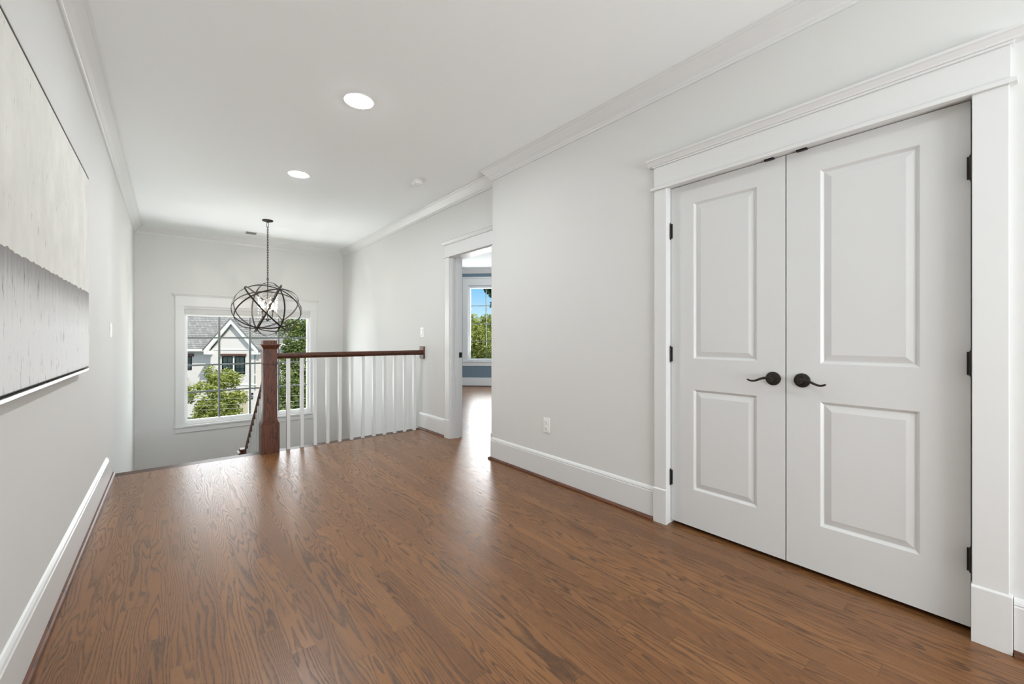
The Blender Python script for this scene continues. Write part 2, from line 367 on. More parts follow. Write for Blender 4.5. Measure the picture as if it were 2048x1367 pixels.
struct('wall_right_far', fr, M['wall'], 'pale grey right wall beyond the jog with the study doorway', 'wall')
struct('wall_closet', MB().box(3.0, 3.05, -.1, 1.6, 0, 2.5).box(XR+.13, 3.0, -.1, -.05, 0, 2.5).box(XR+.13, 3.0, 1.55, 1.6, 0, 2.5).box(XR+.13, 3.05, -.1, 1.6, 2.5, 2.55), M['dark'], 'closet interior behind the double doors, coloured dark for its shade', 'wall')
# study: the blue room
X0S = XR2+.13
struct('wall_study_hall', MB().box(X0S, X0S+.012, 2.95, DY0, 0, 2.76).box(X0S, X0S+.012, DY1, 9.1, 0, 2.76).box(X0S, X0S+.012, DY0, DY1, DZ, 2.76), M['blue'], 'slate blue side of the wall next to the study doorway', 'wall')
struct('wall_study_near', MB().box(X0S, 7.3, 2.85, 2.95, 0, 2.76), M['blue'], 'slate blue near wall of the study', 'wall')
struct('wall_study_right', MB().box(7.2, 7.3, 2.85, 6.41, 0, 2.76), M['blue'], 'slate blue right wall of the study', 'wall')
struct('wall_study_far', MB().box(X0S, 4.6, 9.01, 9.11, 0, 2.76), M['blue'], 'slate blue far wall of the study', 'wall')
def bay(s, d, z):                                           # along the angled wall, out of the room, up
    p = bay_c+bay_d*s-bay_n*d; return (p.x, p.y, z)
def bbox(mb, s0, s1, d0, d1, z0, z1):
    return mb.add([bay(s0, d0, z0), bay(s1, d0, z0), bay(s1, d1, z0), bay(s0, d1, z0), bay(s0, d0, z1), bay(s1, d0, z1), bay(s1, d1, z1), bay(s0, d1, z1)],
                  [(3, 2, 1, 0), (4, 5, 6, 7), (0, 1, 5, 4), (1, 2, 6, 5), (2, 3, 7, 6), (3, 0, 4, 7)])
bw = MB(); B0, B1 = -1.36, 2.38
bbox(bw, B0, -.176, 0, .14, 0, 2.76); bbox(bw, .662, B1, 0, .14, 0, 2.76); bbox(bw, -.176, .662, 0, .14, 0, .595); bbox(bw, -.176, .662, 0, .14, 2.36, 2.76)
struct('wall_study_bay', bw, M['blue'], 'slate blue angled wall around the study window', 'wall')
b = MB(); bbox(b, B0, B1, -.016, 0, .012, .185); bbox(b, B0, B1, -.011, 0, .185, .2)
struct('baseboard_study', b, M['trim'], 'white baseboard under the study window', 'baseboard')
b = MB(); bbox(b, B0, B1, -.034, -.0, 0, .012)
struct('trim_2', b, M['oak_x'], 'dark wood shoe moulding below the study baseboard', 'trim')
b = MB(); b.prism([(0, 2.755), (0, 2.645), (-.012, 2.645), (-.02, 2.66), (-.08, 2.735), (-.08, 2.755)], lambda u, v, q: bay(q, u, v), B0, B1)
struct('trim_3', b, M['trim'], 'white crown moulding above the study window', 'trim')

# ------------------------------------------------------------------ crown, baseboards, shoe, skirt
cp = [(0, ZC), (0, ZC-.105), (.010, ZC-.105), (.013, ZC-.092), (.017, ZC-.090), (.022, ZC-.078), (.040, ZC-.062), (.060, ZC-.040), (.072, ZC-.026), (.076, ZC-.020), (.080, ZC-.020), (.088, ZC-.010), (.088, ZC)]
struct('trim_4', MB().sweep([(XL, YB), (XL, D), (XR2, D), (XR2, YJ), (XR, YJ), (XR, YB)], cp, 1, True), M['trim'], 'white crown moulding around the hall ceiling', 'trim')
bp = [(0, 0), (.016, 0), (.016, .172), (.013, .176), (.015, .181), (.012, .190), (.006, .198), (0, .202)]
sp = [(0, 0), (.034, 0), (.034, .006), (.031, .013), (.025, .018), (.016, .020), (0, .020)]
struct('baseboard_left', MB().sweep([(XL, YB), (XL, 4.49)], bp), M['trim'], 'white baseboard along the left wall', 'baseboard')
struct('trim_5', MB().sweep([(XL+.016, YB), (XL+.016, YE-.01)], [(d-.016, z) for d, z in sp if d >= .016]+[(0, .020), (0, 0)][:1]), M['oak_y'], 'dark wood shoe moulding along the left baseboard', 'trim')
def slp(y): return .2-(y-4.49)*.72
struct('trim_6', MB().prism([(4.49, 0.0), (4.49, .202), (4.77, 0.0), (6.45, slp(6.45)), (6.45, slp(6.45)-.36), (4.72, -.30), (4.72, 0)], lambda u, v, q: (q, u, v), XL, XL+.016), M['trim'], 'white skirt board sloping down the stairs on the left wall', 'trim')
struct('baseboard_right', MB().sweep([(XR2, YJ), (XR, YJ), (XR, 1.422)], bp), M['trim'], 'white baseboard between the wall corner and the closet', 'baseboard')
struct('trim_7', MB().sweep([(XR2, YJ), (XR, YJ), (XR, 1.422)], sp), M['oak_y'], 'dark wood shoe moulding under the right baseboard', 'trim')
struct('baseboard_right_near', MB().sweep([(XR, .002), (XR, YB)], bp), M['trim'], 'white baseboard to the right of the closet doors', 'baseboard')
struct('trim_8', MB().sweep([(XR, .002), (XR, YB)], sp), M['oak_y'], 'dark wood shoe moulding right of the closet doors', 'trim')
struct('baseboard_right_far', MB().sweep([(XR2, YE-.01), (XR2, 4.128)], bp), M['trim'], 'short white baseboard between railing and study doorway', 'baseboard')
struct('trim_9', MB().sweep([(XR2, YE-.01), (XR2, 4.128)], sp), M['oak_y'], 'short dark shoe moulding between railing and study doorway', 'trim')

# ------------------------------------------------------------------ casings
def casing_head(mb, axis_pts, y0, y1, X, z0):
    """craftsman head: fillet, frieze, stepped cap, running along Y on a wall at X facing -X"""
    mb.box(X-.034, X, y0-.016, y1+.016, z0, z0+.018)
    mb.box(X-.022, X, y0, y1, z0+.018, z0+.140)
    mb.box(X-.030, X, y0-.008, y1+.008, z0+.140, z0+.150)
    mb.prism([(0, z0+.150), (.034, z0+.150), (.038, z0+.158), (.050, z0+.172), (.058, z0+.176), (.058, z0+.186), (0, z0+.186)], lambda u, v, q: (X-u, q, v), y0-.036, y1+.036)
    return mb
cc = tag(casing_head(MB(), None, .008, 1.420, XR, 2.033).build('trim_10', M['trim'], None, .0015), 'white casing around the closet double doors', 'trim', None, 'structure')
for y0, y1 in ((1.338, 1.418), (.012, .102)):
    MB().box(XR-.022, XR, y0, y1, .2, 2.033).build('casing_leg', M['trim'], cc, .002)
for y0, y1 in ((1.336, 1.422), (.004, .104)):
    MB().prism([(0, 0), (.028, 0), (.028, .205), (.022, .212), (0, .212)], lambda u, v, q: (XR-u, q, v), y0, y1).build('plinth_block', M['trim'], cc, .0015)
MB().box(XR-.004, XR+.12, 1.341, 1.359, 0, DZ).box(XR-.004, XR+.12, .083, .101, 0, DZ).box(XR-.004, XR+.12, .083, 1.359, DZ-.002, DZ+.016).build('door_jamb', M['trim'], cc)
for yc in (.655, .796):
    MB().box(XD-.020, XD+.012, yc-.022, yc+.022, DZ-.010, DZ-.002).build('ball_catch', M['black'], cc, .002)
cs = tag(casing_head(MB(), None, 3.14, 4.122, XR2, 2.033).build('trim_11', M['trim'], None, .0015), 'white casing around the open doorway to the study', 'trim', None, 'structure')
for y0, y1 in ((DY1, 4.120), (3.145, DY0)):
    MB().box(XR2-.022, XR2, y0, y1, .2, 2.033).build('casing_leg', M['trim'], cs, .002)
    MB().prism([(0, 0), (.028, 0), (.028, .205), (.022, .212), (0, .212)], lambda u, v, q: (XR2-u, q, v), y0-.002, y1+.006).build('plinth_block', M['trim'], cs, .0015)
MB().box(XR2-.004, X0S+.012, DY1-.018, DY1+.001, 0, DZ).box(XR2-.004, X0S+.012, DY0-.001, DY0+.018, 0, DZ).box(XR2-.004, X0S+.012, DY0, DY1, DZ-.018, DZ).box(XR2+.055, XR2+.092, DY1-.030, DY1-.018, 0, DZ-.018).build('door_jamb', M['trim'], cs)
MB().box(XR2+.095, X0S+.006, DY1-.022, DY1-.0175, .905, .965).build('strike_plate', M['black'], cs)

# ------------------------------------------------------------------ closet double doors
def leaf_door(name, y0, y1, label, hinge_y, panels):
    X = XD; z0, z1 = .021, 2.036
    zs = [z0]+[q for p in panels for q in (p[2], p[3])]+[z1]; ys = [y0, panels[0][0], panels[0][1], y1]
    mb = MB()
    for a in range(3):
        for bq in range(len(zs)-1):
            if a == 1 and bq % 2 == 1: continue
            mb.add([(X, ys[a], zs[bq]), (X, ys[a+1], zs[bq]), (X, ys[a+1], zs[bq+1]), (X, ys[a], zs[bq+1])], [(0, 1, 2, 3)])
    for pa, pb, pc, pd in panels:
        loops = []
        for ins, dep in ((0, 0), (.004, .0035), (.011, .0105), (.014, .0110), (.040, .0030), (.042, .0024)):
            loops.append([(X+dep, pa+ins, pc+ins), (X+dep, pb-ins, pc+ins), (X+dep, pb-ins, pd-ins), (X+dep, pa+ins, pd-ins)])
        vs = [v for l in loops for v in l]; n = len(loops)
        mb.add(vs, [(i*4+q, i*4+(q+1) % 4, (i+1)*4+(q+1) % 4, (i+1)*4+q) for i in range(n-1) for q in range(4)]+[tuple(range((n-1)*4, n*4))])
    xb = X+.035
    mb.add([(X, y0, z0), (X, y1, z0), (X, y1, z1), (X, y0, z1), (xb, y0, z0), (xb, y1, z0), (xb, y1, z1), (xb, y0, z1)],
           [(4, 5, 6, 7), (0, 1, 5, 4), (1, 2, 6, 5), (2, 3, 7, 6), (3, 0, 4, 7)])
    d = mb.build(name, M['door']); tag(d, label, 'door', None, 'structure')
    return d
PZ = ((.240, .826), (1.006, 1.918))
dl = leaf_door('door_1', .7275, 1.3375, 'left leaf of the white two-panel closet doors', 1.34, [(.857, 1.197, *p) for p in PZ])
dr = leaf_door('door_2', .1075, .7225, 'right leaf of the white two-panel closet doors', .105, [(.247, .583, *p) for p in PZ])
def hinge(d, y, z, s):
    hg = MB().tube([(XD-.006, y, z-.046), (XD-.006, y, z+.046)], .0062, 12).tube([(XD-.006, y, z-.050), (XD-.006, y, z+.050)], .004, 10)
    hg.box(XD-.003, XD-.0005, min(y, y-s*.012), max(y, y-s*.012), z-.044, z+.044)
    for k in (-.018, .018): hg.tube([(XD-.006, y, z+k-.001), (XD-.006, y, z+k+.001)], .0068, 12)
    if s < 0: hg.box(XR-.020, XR+.03, y-.0035, y-.001, z-.044, z+.044)
    hg.build('hinge', M['bronze'], d, smooth=True)
for z in (1.778, 1.030, .280): hinge(dl, 1.3395, z, 1); hinge(dr, .1055, z, -1)
def lever(d, yc, s):
    z = .922
    r = MB().lathe([(.004, 0), (.0345, 0), (.0345, -.003), (.032, -.007), (.024, -.0095), (.0, -.0095)][::-1] if False else [(.0345, 0), (.0345, -.004), (.032, -.008), (.020, -.010), (.014, -.012)], (XD, yc, z), 'x', 40)
    h = r.build('rosette', M['bronze'], d, smooth=True)
    MB().lathe([(.0035, -.0095), (.0035, -.0125)], (XD, yc, z+.021), 'x', 10).build('pin_hole', M['black'], h)
    mb = MB().lathe([(.0125, -.010), (.0115, -.022), (.0105, -.040), (.012, -.050), (.011, -.056)], (XD, yc, z-.002), 'x', 24)
    pts = []; rad = []
    for k in range(25):
        t = k/24; pts.append((XD-.050+.006*math.sin(t*3.1), yc+s*(-.006+.112*t), z-.002+.010*math.sin(t*2*math.pi*.92+.35)*(.55+.6*t)-.004*t)); rad.append(.0072-.0028*t if t < .96 else .003)
    mb.tube(pts, rad, 12)
    mb.build('lever', M['bronze'], d, smooth=True)
lever(dl, .781, 1); lever(dr, .656, -1)

# ------------------------------------------------------------------ stair window
def window_y():
    o = MB(); Y = D
    hc = MB()
    hc.box(.052, 1.990, Y-.022, Y, 1.598, 1.610); hc.box(.058, 1.984, Y-.018, Y, 1.610, 1.745)
    hc.prism([(0, 1.745), (.024, 1.745), (.032, 1.762), (.046, 1.774), (.046, 1.784), (0, 1.784)], lambda u, v, q: (q, Y-u, v), .034, 2.008)
    win = tag(hc.build('window_1', M['trim'], None, .0015), 'large white gridded window at the end of the stairwell', 'window', None, 'structure')
    MB().box(.058, WX0+.004, Y-.018, Y, -.165, 1.598).build('casing_leg', M['trim'], win, .0015)
    MB().box(WX1-.004, 1.984, Y-.018, Y, -.165, 1.598).build('casing_leg', M['trim'], win, .0015)
    MB().box(.045, 1.997, Y-.040, Y+.02, -.188, -.165).build('window_sill', M['trim'], win, .003)
    MB().box(.058, 1.984, Y-.018, Y, -.264, -.188).build('apron', M['trim'], win, .0015)
    x0, x1, z0, z1 = WX0, WX1, WZ0, WZ1
    MB().box(x0, x0+.012, Y, Y+.16, z0, z1).box(x1-.012, x1, Y, Y+.16, z0, z1).box(x0+.012, x1-.012, Y, Y+.16, z1-.012, z1).box(x0+.012, x1-.012, Y, Y+.16, z0, z0+.012).build('window_jamb', M['trim'], win)
    fr = MB(); a0, a1, c0, c1 = x0+.012, x1-.012, z0+.012, z1-.012; t = .034
    for (y0, y1, t0, t1) in ((Y+.045, Y+.075, 0, .022), (Y+.062, Y+.10, .0, t)):
        fr.box(a0, a0+t1, y0, y1, c0, c1).box(a1-t1, a1, y0, y1, c0, c1).box(a0+t1, a1-t1, y0, y1, c0, c0+t1+.014).box(a0+t1, a1-t1, y0, y1, c1-t1, c1)
    fr.build('window_frame', M['vinyl'], win, .002)
    g0, g1, h0, h1 = a0+t, a1-t, c0+t, c1-t; Yp = Y+.082
    mu = MB()
    for xv in (.590, .997, 1.406): mu.box(xv-.0145, xv+.0145, Yp-.006, Yp+.006, h0, h1)
    for zv in (.313, .717, 1.131): mu.box(g0, g1, Yp-.0055, Yp+.0055, zv-.0125, zv+.0125)
    mu.build('muntins', M['muntin'], win)
    MB().box(g0-.004, g1+.004, Yp-.0105, Yp-.0065, h0-.004, h1+.004).build('pane', M['glass'], win)
    return win
window_y()
rb = empty('roller_shade', (1.02, D+.03, 1.48), 'raised white roller shade across the top of the stair window', 'shade')
MB().box(WX0+.013, WX1-.013, D+.004, D+.044, 1.484, 1.561).build('cassette', M['shade'], rb, .003)
MB().box(WX0+.020, WX1-.020, D+.012, D+.030, 1.456, 1.484).build('hem_bar', M['vinyl'], rb, .003)

# study window
def window_bay():
    hc = MB(); bbox(hc, -.306, .792, -.018, 0, 2.365, 2.53); bbox(hc, -.320, .806, -.034, 0, 2.53, 2.56)
    win = tag(hc.build('window_2', M['trim'], None, .0015), 'tall gridded window in the blue study seen through the doorway', 'window', None, 'structure')
    for s0, s1 in ((-.306, -.172), (.658, .792)):
        b = MB(); bbox(b, s0, s1, -.018, 0, .59, 2.365); b.build('casing_leg', M['trim'], win, .0015)
    b = MB(); bbox(b, -.33, .816, -.045, .02, .565, .59); b.build('window_sill', M['trim'], win, .003)
    b = MB(); bbox(b, -.306, .792, -.018, 0, .475, .565); b.build('apron', M['trim'], win, .0015)
    b = MB()
    for s0, s1, z0, z1 in ((-.176, -.13, .595, 2.36), (.616, .662, .595, 2.36), (-.13, .616, .595, .645), (-.13, .616, 2.303, 2.36)): bbox(b, s0, s1, .05, .11, z0, z1)
    b.build('window_frame', M['vinyl'], win, .002)
    b = MB(); bbox(b, .234, .252, .074, .086, .645, 2.303)
    for z in (1.053, 1.464, 1.888): bbox(b, -.13, .616, .075, .085, z-.009, z+.009)
    b.build('muntins', M['muntin'], win)
    b = MB(); bbox(b, -.134, .620, .068, .072, .640, 2.307); b.build('pane', M['glass'], win)
window_bay()
wb = tag(MB().box(-.25, -.15, YB, YB+.018, .15, 2.3).box(2.1, 2.2, YB, YB+.018, .15, 2.3).box(-.15, 2.1, YB, YB+.018, 2.2, 2.3).box(-.15, 2.1, YB, YB+.018, .15, .25).build('added_window_3', M['trim']), 'wide white window added unseen behind the viewer for fill light', 'window', None, 'structure')  # made-up window, added out of view to carry the fill light
MB().box(.95, 1.0, YB-.1, YB-.06, .25, 2.2).box(-.15, -.10, YB-.1, YB-.06, .25, 2.2).box(2.05, 2.1, YB-.1, YB-.06, .25, 2.2).box(-.1, 2.05, YB-.1, YB-.06, 2.15, 2.2).box(-.1, 2.05, YB-.1, YB-.06, .25, .3).build('window_frame', M['vinyl'], wb)

# ------------------------------------------------------------------ newel, guard railing
def newel(loc, zt, label, h):
    x, y, z = loc
    t = empty('newel_post', loc, label, 'newel post')
    s = .060; b_ = .0775
    MB().box(x-b_, x+b_, y-b_, y+b_, z, z+.29).build('base', M['oak_z'], t, .002)
    m = MB()
    for hw, z0, z1 in ((b_-.004, .29, .302), (b_-.010, .302, .312), (.066, .312, .322)): m.box(x-hw, x+hw, y-hw, y+hw, z+z0, z+z1)
    m.build('base_moulding', M['oak_z'], t, .002)
    MB().box(x-s, x+s, y-s, y+s, z+.29, z+h-.07).build('shaft', M['oak_z'], t, .002)
    k = z+h-.235; MB().box(x-s-.004, x+s+.004, y-s-.004, y+s+.004, k, k+.008).box(x-s-.010, x+s+.010, y-s-.010, y+s+.010, k+.003, k+.008).build('collar', M['oak_z'], t, .001)
    cp_ = MB(); q = z+h-.085
    lo = [(s, q), (s+.006, q+.010), (s+.020, q+.034), (s+.026, q+.038), (s+.026, q+.046), (s, q+.048)]
    for i in range(len(lo)-1):
        (a, za), (c, zb) = lo[i], lo[i+1]
        cp_.add([(x-a, y-a, za), (x+a, y-a, za), (x+a, y+a, za), (x-a, y+a, za), (x-c, y-c, zb), (x+c, y-c, zb), (x+c, y+c, zb), (x-c, y+c, zb)], [(0, 1, 5, 4), (1, 2, 6, 5), (2, 3, 7, 6), (3, 0, 4, 7)])
    cp_.build('cap_moulding', M['oak_z'], t)
    MB().box(x-s, x+s, y-s, y+s, q+.02, z+h).build('cap_block', M['oak_z'], t, .004)
    return t
NX, NY = .757, 4.6925
newel((NX, NY, 0), None, 'dark oak box newel post at the head of the stairs', 1.105)
def rail_prof():
    return [(-.018, 0), (.018, 0), (.020, .008), (.028, .016), (.030, .026), (.029, .040), (.024, .050), (.012, .056), (-.012, .056), (-.024, .050), (-.029, .040), (-.030, .026), (-.028, .016), (-.020, .008)]
gr = empty('guard_railing', (1.6, NY, 0), 'level oak guard railing with white balusters beside the doorway', 'railing')
MB().prism(rail_prof(), lambda u, v, q: (q, NY+u, .922+v), NX+.060, XR2-.020).build('handrail', M['oak_x'], gr, smooth=True)
MB().box(XR2-.020, XR2, NY-.055, NY+.055, .876, 1.024).build('wall_rosette', M['oak_z'], gr, .004)
bal = None
for k in range(12):
    x = .925+k*.1262
    if bal is None: bal = MB().box(x-.0165, x+.0165, NY-.0165, NY+.0165, 0, .925).build('baluster', M['trim'], gr, .002)
    else:
        o = bal.copy(); C.objects.link(o); o.parent = gr; o.location.x = k*.1262
# stair flight
st = MB()
n = 8; run = (6.42-YE)/(n-1); rise = -LAND/n
for k in range(1, n): st.box(XL+.02, NX+.10, YE+(k-1)*run-.0, YE+k*run+.02, -k*rise-.03, -k*rise)
stair = tag(st.build('staircase', M['oak_x'], None, .004), 'oak treads of the stair going down to the landing', 'stairs', None, 'structure')
r_ = MB()
for k in range(0, n): r_.box(XL+.02, NX+.06, YE+k*run-.02, YE+k*run, -(k+1)*rise, -k*rise-.03)
r_.prism([(YE-.02, -.28), (YE-.02, -.30), (6.42, LAND-.1), (6.42, LAND)]+[q for k in range(n-1, 0, -1) for q in ((YE+k*run, -k*rise-.03), (YE+(k-1)*run, -k*rise-.03))], lambda u, v, q: (q, u, v), NX+.03, NX+.06)
r_.build('risers', M['trim'], stair)
struct('floor_landing', MB().box(XL, XR2, 6.42, D, LAND-.2, LAND), M['floor'], 'oak landing below the stair window', 'floor')
struct('floor_lower', MB().box(XL, XR2, 3.0, D, ZL-.1, ZL), M['floor'], 'oak floor at the foot of the stairwell', 'floor')
struct('wall_stair', MB().box(XL, XR2, 4.55, 4.67, ZL, -.28), M['wall'], 'pale wall under the edge of the upper floor', 'wall')
newel((NX, 6.40, LAND), None, 'lower oak newel post whose cap shows at the floor edge', 1.10)
sr = empty('stair_railing', (NX, 5.6, -.7), 'sloping oak stair railing going down behind the tall newel post', 'railing')
ya, za, yb, zb = NY+.060, .800, 6.340, -.425
def srl(y): return za+(zb-za)*(y-ya)/(yb-ya)
hr = MB(); P = rail_prof()
hr.add([(NX+u, ya, srl(ya)+v*1.25) for u, v in P]+[(NX+u, yb, srl(yb)+v*1.25) for u, v in P], [tuple(range(14))[::-1], tuple(range(14, 28))]+[(i, (i+1) % 14, 14+(i+1) % 14, 14+i) for i in range(14)])
hr.build('handrail', M['oak_y'], sr, smooth=True)
for k in range(1, n):
    for q in (.25, .75):
        y = YE+(k-1+q)*run
        if y > 6.30: continue
        MB().box(NX-.0165, NX+.0165, y-.0165, y+.0165, -k*rise, srl(y)+.004).build('baluster', M['trim'], sr, .002)

# ------------------------------------------------------------------ ceiling fittings
def can(x, y, label):
    t = empty('recessed_light', (x, y, ZC), label, 'ceiling light', 'recessed lights in the hall ceiling')
    MB().lathe([(.072, -.003), (.094, -.004), (.097, 0.0), (.097, .001), (.072, .001)], (x, y, ZC), 'z', 48).build('trim_ring', M['white_plastic'], t, smooth=True)
    MB().lathe([(.0735, -.0058), (.069, -.0065), (.001, -.0066)], (x, y, ZC), 'z', 40).build('lens', M['lens'], t)
    return t
c1 = can(.967, 2.770, 'larger glowing recessed light nearest the viewer in the ceiling')
def again(o, loc, label):
    c = copy_tree(o); c.location = loc; c['label'] = label; return c
again(c1, (.954, 4.378, ZC), 'smaller glowing recessed light between nearer light and chandelier')
again(c1, (.967, -1.7, ZC), 'unseen recessed light added behind the viewer as fill')  # out of view, added for the light it gives
sm = empty('smoke_detector', (1.910, 3.812, ZC), 'round white smoke detector on the ceiling', 'smoke detector')
cs_ = (1.910, 3.812, ZC)
MB().lathe([(.055, 0), (.062, 0), (.062, -.010), (.058, -.012)], cs_, 'z', 40).build('base_plate', M['white_plastic'], sm, smooth=True)
MB().lathe([(.050, -.012), (.050, -.017), (.056, -.017), (.056, -.026), (.050, -.036), (.030, -.044), (.026, -.044), (.024, -.041), (.010, -.041), (.008, -.044)], cs_, 'z', 40).build('housing', M['white_plastic'], sm, smooth=True)
vt = empty('ceiling_vent', (1.0, 7.33, ZC), 'narrow slotted air vent in the ceiling behind the chandelier chain', 'vent')
MB().box(.845, 1.165, 7.165, 7.355, ZC-.006, ZC).build('frame', M['white_plastic'], vt, .002)
MB().box(.868, 1.0, 7.185, 7.335, ZC-.0068, ZC-.005).build('opening', M['grey_plastic'], vt)  # grey plate stands in for the darkness of the open slot
for k in range(9):
    y = 7.19+k*.017; MB().box(1.005, 1.150, y, y+.006, ZC-.008, ZC-.006).build('louver', M['white_plastic'], vt)

# ------------------------------------------------------------------ chandelier
CX, CYY = 1.007, 6.354; CZ = 1.512
ch = empty('chandelier', (CX, CYY, ZC), 'dark metal orb chandelier with candle lights hanging over the stairwell', 'chandelier')
MB().lathe([(.066, 0), (.066, -.006), (.060, -.014), (.020, -.026), (.012, -.032)], (CX, CYY, ZC), 'z', 32).build('canopy', M['bronze'], ch, smooth=True)
chain = MB(); z = ZC-.032; k = 0; zend = CZ+.385
def link(c, half, wid, ax, r=.0028):
    pts = []
    for q in range(20):
        a = 2*math.pi*q/20; u = wid*math.cos(a); v = (half-wid)*(1 if math.sin(a) > 0 else -1)*(abs(math.sin(a)) > .3)+wid*math.sin(a)
        pts.append((c[0]+u*ax[0], c[1]+u*ax[1], c[2]+v))
    return pts
chain.tube(link((CX, CYY, z-.030), .034, .012, (RT.x, RT.y), .0032), .0032, 6, True); z -= .058
while z > zend:
    ax = (RT.x, RT.y) if k % 2 else (FW.x, FW.y)
    chain.tube(link((CX, CYY, z-.018), .024, .008, ax), .0028, 6, True); z -= .034; k += 1
chain.build('chain', M['bronze'], ch, smooth=True)
stem = MB().tube([(CX, CYY, CZ+.385), (CX, CYY, CZ-.135)], .0058, 10)
stem.tube([(CX+.014*math.cos(a)*RT.x, CYY+.014*math.cos(a)*RT.y, CZ+.398+.014*math.sin(a)) for a in np.linspace(0, 2*math.pi, 16, endpoint=False)], .003, 6, True)
stem.lathe([(.004, 0), (.016, .004), (.020, .014), (.014, .026), (.006, .032)], (CX, CYY, CZ-.155), 'z', 20)
stem.build('stem', M['bronze'], ch, smooth=True)
hang = math.atan2(CX, CYY); E3 = Vector((-math.sin(hang), -math.cos(hang), 0)); E1 = Vector((math.cos(hang), -math.sin(hang), 0)); UP = Vector((0, 0, 1)); EX, EZ = .418, .362
def ring(nv, sx=1.0):
    nn = (E1*nv[0]+UP*nv[1]+E3*nv[2]).normalized(); a = nn.orthogonal().normalized(); bq = nn.cross(a); mb = MB(); N = 72
    vs = []
    for q in range(N):
        t = 2*math.pi*q/N; p = a*math.cos(t)+bq*math.sin(t); S = lambda v: Vector((v.x*EX, v.y*EX, v.z*EZ))*sx
        c = S(p); rad = Vector((p.x/EX, p.y/EX, p.z/EZ)).normalized(); wd = nn
        for e, d in ((-1, -1), (1, -1), (1, 1), (-1, 1)): vs.append(Vector((CX, CYY, CZ))+c+wd*e*.0095+rad*d*.0018)
    mb.add(vs, [(q*4+e, q*4+(e+1) % 4, ((q+1) % N)*4+(e+1) % 4, ((q+1) % N)*4+e) for q in range(N) for e in range(4)])
    mb.build('orb_band', M['bronze'], ch)
for q, nv in enumerate([(.80, .60, .155), (.92, -.38, -.05), (.89, .0, -.455), (-.43, .71, -.56), (.0, .68, .74), (.15, .24, .96), (.30, .55, -.78)]): ring(nv, 1-.006*q)
rng = random.Random(5)
for q in range(4):
    a = math.radians(35+90*q); ux, uy = math.cos(a), math.sin(a)
    pts = []
    for t in np.linspace(0, 1, 14):
        rr = .008+.075*math.sin(t*math.pi/2); zz = CZ-.125-.020*math.sin(t*math.pi)+.085*t**2.2; pts.append((CX+ux*rr, CYY+uy*rr, zz))
    MB().tube(pts, .0042, 8).build('arm', M['bronze'], ch, smooth=True)
    e = pts[-1]
    cup = MB().lathe([(.005, -.004), (.020, .002), (.021, .008), (.012, .010), (.011, .030)], e, 'z', 16).build('candle_cup', M['bronze'], ch, smooth=True)
    MB().lathe([(.011, .030), (.011, .055)], e, 'z', 14).build('candle_sleeve', M['white_plastic'], cup, smooth=True)
    MB().lathe([(.007, .055), (.0135, .068), (.0155, .084), (.011, .106), (.004, .126), (.001, .132)], e, 'z', 14).build('bulb', M['bulb'], cup, smooth=True)
def octa(mb, c, s):
    x, y, z = c; mb.add([(x+s, y, z), (x-s, y, z), (x, y+s, z), (x, y-s, z), (x, y, z+s*1.4), (x, y, z-s*1.4)], [(0, 2, 4), (2, 1, 4), (1, 3, 4), (3, 0, 4), (2, 0, 5), (1, 2, 5), (3, 1, 5), (0, 3, 5)])
for s_, zc in ((1, CZ+.13), (-1, CZ-.155)):
    for q in range(9):
        a = 2*math.pi*q/9+rng.random()*.4; L = .06+.07*rng.random(); h = (.05+.06*rng.random())*(1 if s_ > 0 else -.4+.9*rng.random())
        pts = [(CX+math.cos(a+t*.6)*L*t, CYY+math.sin(a+t*.6)*L*t, zc+h*math.sin(t*2.2)) for t in np.linspace(0, 1, 8)]
        MB().tube(pts, [.0026-.0016*t for t in np.linspace(0, 1, 8)], 5).build('twig', M['bronze'], ch)
cr = MB()
for q in range(200):
    a = rng.random()*2*math.pi; rr = .105+.012*rng.random(); zz = CZ-.16+.36*rng.random()**.8
    octa(cr, (CX+math.cos(a)*rr, CYY+math.sin(a)*rr, zz), .0045+.003*rng.random())
cr.build('crystal_beads', M['crystal'], ch)['kind'] = 'stuff'

# ------------------------------------------------------------------ painting, switches, outlet
PX, py0, py1, pz0, pz1 = XL, 1.30, 3.215, .962, 2.000
pt = empty('abstract_painting', (PX, (py0+py1)/2, pz0), 'large grey and white abstract canvas in a thin frame on the left wall', 'painting')
MB().box(PX+.004, PX+.012, py0, py1, pz0, pz1).build('backing', M['gap'], pt)
MB().box(PX+.012, PX+.042, py0+.020, py1-.014, pz0+.013, pz1-.014).build('canvas', M['canvas'], pt, .003)
MB().box(PX, PX+.040, py0-.008, py0, pz0-.008, pz1+.006).box(PX, PX+.040, py1, py1+.006, pz0-.008, pz1+.006).box(PX, PX+.040, py0, py1, pz0-.010, pz0+.002).box(PX, PX+.040, py0, py1, pz1, pz1+.006).build('frame', M['frame'], pt, .001)
MB().box(PX+.011, PX+.039, py0+.0205, py1-.0145, pz0+.010, pz0+.0134).box(PX+.011, PX+.0405, py0+.02, py1-.0136, pz1-.0145, pz1-.0132).box(PX+.011, PX+.0405, py1-.0142, py1-.0132, pz0+.024, pz1-.0135).build('canvas_edge', M['gap'], pt)
sw = empty('light_switch', (XL, 4.755, 1.135), 'white rocker switch on the left wall near the stairs', 'light switch')
MB().box(XL, XL+.006, 4.720, 4.790, 1.135, 1.250).build('plate', M['white_plastic'], sw, .002)
MB().prism([(0, 1.160), (.008, 1.160), (.012, 1.225), (.006, 1.2255), (0, 1.2255)], lambda u, v, q: (XL+u, q, v), 4.738, 4.772).build('rocker', M['white_plastic'], sw)
s2 = empty('light_switch', (XR2, 4.71, 1.142), 'white rocker switch above the railing rosette', 'light switch')
